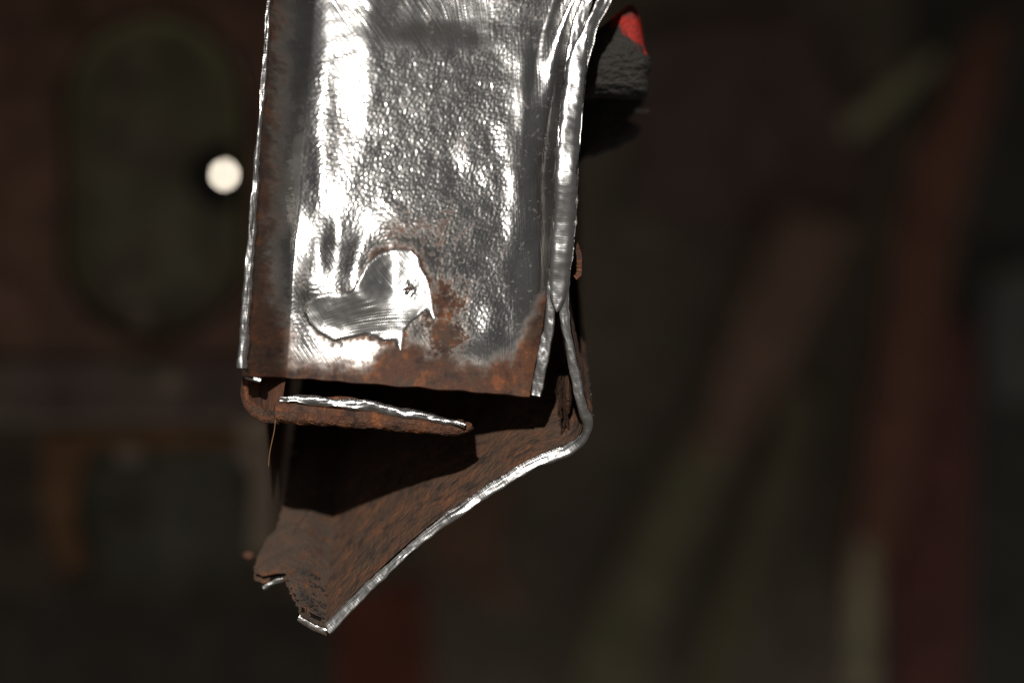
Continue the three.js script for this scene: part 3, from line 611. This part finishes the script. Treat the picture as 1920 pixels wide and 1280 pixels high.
{ // curl of the inner sheet at the left of the gap
  const path = [[464, 706], [460, 722], [461, 742], [468, 760], [482, 773], [502, 780], [526, 782]].map(([a, b]) => F(a, b, 10));
  const pts = resample(path, 3), n = pts.length - 1;
  const g = gridGeo(n, 36, (u, v) => {
    const i = Math.round(u * n), p = pts[i], a = pts[Math.max(0, i - 2)], b = pts[Math.min(n, i + 2)], dx = b[0] - a[0], dy = b[1] - a[1], l = Math.hypot(dx, dy), ang = v * 2 * Math.PI;
    const sq = (x, e) => Math.sign(x) * Math.pow(Math.abs(x), e), w = lerp(8, 13, smooth(0.2, 0.7, u)) * (1 + 0.22 * fbm(u * 9, v * 7, 1601, 4));
    const off = sq(Math.sin(ang), 0.6) * w, dz = sq(Math.cos(ang), 0.5);
    const d = dz > 0 ? dz * 14 : dz * 150, e = dz > 0 ? 0 : -dz * 150;
    return [p[0] + dy / l * off + E[0] * e, p[1] - dx / l * off + 0.5 * e, p[2] + (dz > 0 ? d : -0.866 * e), u * 130 / TILE, v * 200 / TILE];
  });
  label(mesh('corner_curl', g, M.rust, part), 'rusty curled corner joining the flap to the face');
}
{ // crust of filler, undercoat and red paint behind the right flange
  const g = (outline, zc, depth, seed, paint) => {
    const cx = outline.reduce((s, p) => s + p[0], 0) / outline.length, cy = outline.reduce((s, p) => s + p[1], 0) / outline.length;
    const ring = resample([...outline, outline[0]].map((p) => [p[0], p[1], 0]), 3), n = ring.length - 1;
    const f = (r, side) => (u, v) => {
      const p = ring[Math.round(u * n) % n], t = v, a = lerp(cx, p[0], t), b = lerp(cy, p[1], t);
      const dome = Math.sqrt(Math.max(0, 1 - t * t * t)) * depth;
      const nz = 8 * fbm(a / 30, b / 12, seed, 5) + 1.6 * gnoise(a / 10, b / 2.6, seed + 7) + 1.2 * gnoise(a / 3.5, b / 3.5, seed + 9);
      const z = zc + side * dome + (side > 0 ? nz * smooth(1.0, 0.8, t) + (b < cy ? -0.5 * (cy - b) : 0) : 0);
      const q = F(a, b, zc);
      const edge = 42 + (a - 1150) * 0.95 + 18 * gnoise(a / 12, b / 12, seed + 21);
      const red = paint ? smooth(8, -6, b - Math.min(edge, 108)) * smooth(14, 40, b + 8 * gnoise(a / 14, b / 9, seed + 25)) : 0, n2 = 1 + 0.5 * gnoise(a / 5, b / 4, seed + 31);
      const top = paint ? smooth(62, 28, b) : 0;
      const base = [lerp(0.026, 0.05, top) * n2, lerp(0.023, 0.027, top) * n2, lerp(0.019, 0.022, top) * n2];
      const rr = 0.85 + 0.35 * gnoise(a / 6, b / 6, seed + 41);
      return [q[0], q[1], z, a / TILE, b / TILE, lerp(base[0], 0.40 * rr, red), lerp(base[1], 0.022 * rr, red), lerp(base[2], 0.012, red)];
    };
    return mergeGeometries([gridGeo(n, 40, f(1, 1)), gridGeo(n, 20, f(1, -1), { flip: true })]);
  };
  const crust = new THREE.MeshStandardMaterial({ vertexColors: true, bumpMap: rustBump, bumpScale: 5 * U, roughness: 0.8 });
  const upper = mesh('paint_crust', g([[1085, 110], [1105, 70], [1140, 40], [1165, 18], [1184, 8], [1198, 26], [1205, 60], [1212, 96], [1221, 112], [1221, 130], [1214, 145], [1217, 165], [1212, 183], [1190, 187], [1160, 186], [1125, 184], [1085, 180]], -190, 46, 1701, true), crust, part);
  label(upper, 'crusty grey lump edged with bright red paint, behind the right flange');
  const lower = mesh('filler_chunk', g([[1075, 160], [1130, 150], [1190, 160], [1208, 186], [1200, 204], [1186, 212], [1178, 224], [1188, 232], [1202, 240], [1196, 256], [1184, 264], [1172, 268], [1158, 278], [1136, 284], [1118, 292], [1098, 296], [1075, 312]], -420, 50, 1751, false), new THREE.MeshStandardMaterial({ vertexColors: true, roughness: 0.9 }), part);
  label(lower, 'dark ragged chunk of filler under the crusty lump');
  const spike = new THREE.ConeGeometry(6, 42, 8, 3); spike.rotateZ(-1.75); const c = F(1200, 207, -400); spike.translate(c[0], c[1], c[2]); spike.scale(U, U, U);
  mesh('torn_sliver', spike, M.ground, part);
  const fl = [[1079, 455], [1084, 470], [1086, 490], [1084, 515], [1078, 520]].map(([a, b]) => F(a, b, zOut(b) - 40));
  mesh('rust_flake', cutEdge(fl, 9, 60, 1781, {}), M.rust, part);
}
{ // hair hanging from the flap
  const c = new THREE.CatmullRomCurve3([[516, 786], [514, 806], [509, 830], [505, 850], [503, 874]].map(([a, b], i) => { const p = F(a, b, 34 - i * 2); return new THREE.Vector3(p[0] * U, p[1] * U, p[2] * U); }));
  const o = mesh('fibre', new THREE.TubeGeometry(c, 24, 0.8 * U, 6), new THREE.MeshStandardMaterial({ color: new THREE.Color(0.28, 0.16, 0.07), roughness: 0.6 }));
  o.userData = { label: 'single thin brown hair hanging from the left end of the rusty flap', category: 'fibre' };
}

renderer.render(scene, camera);
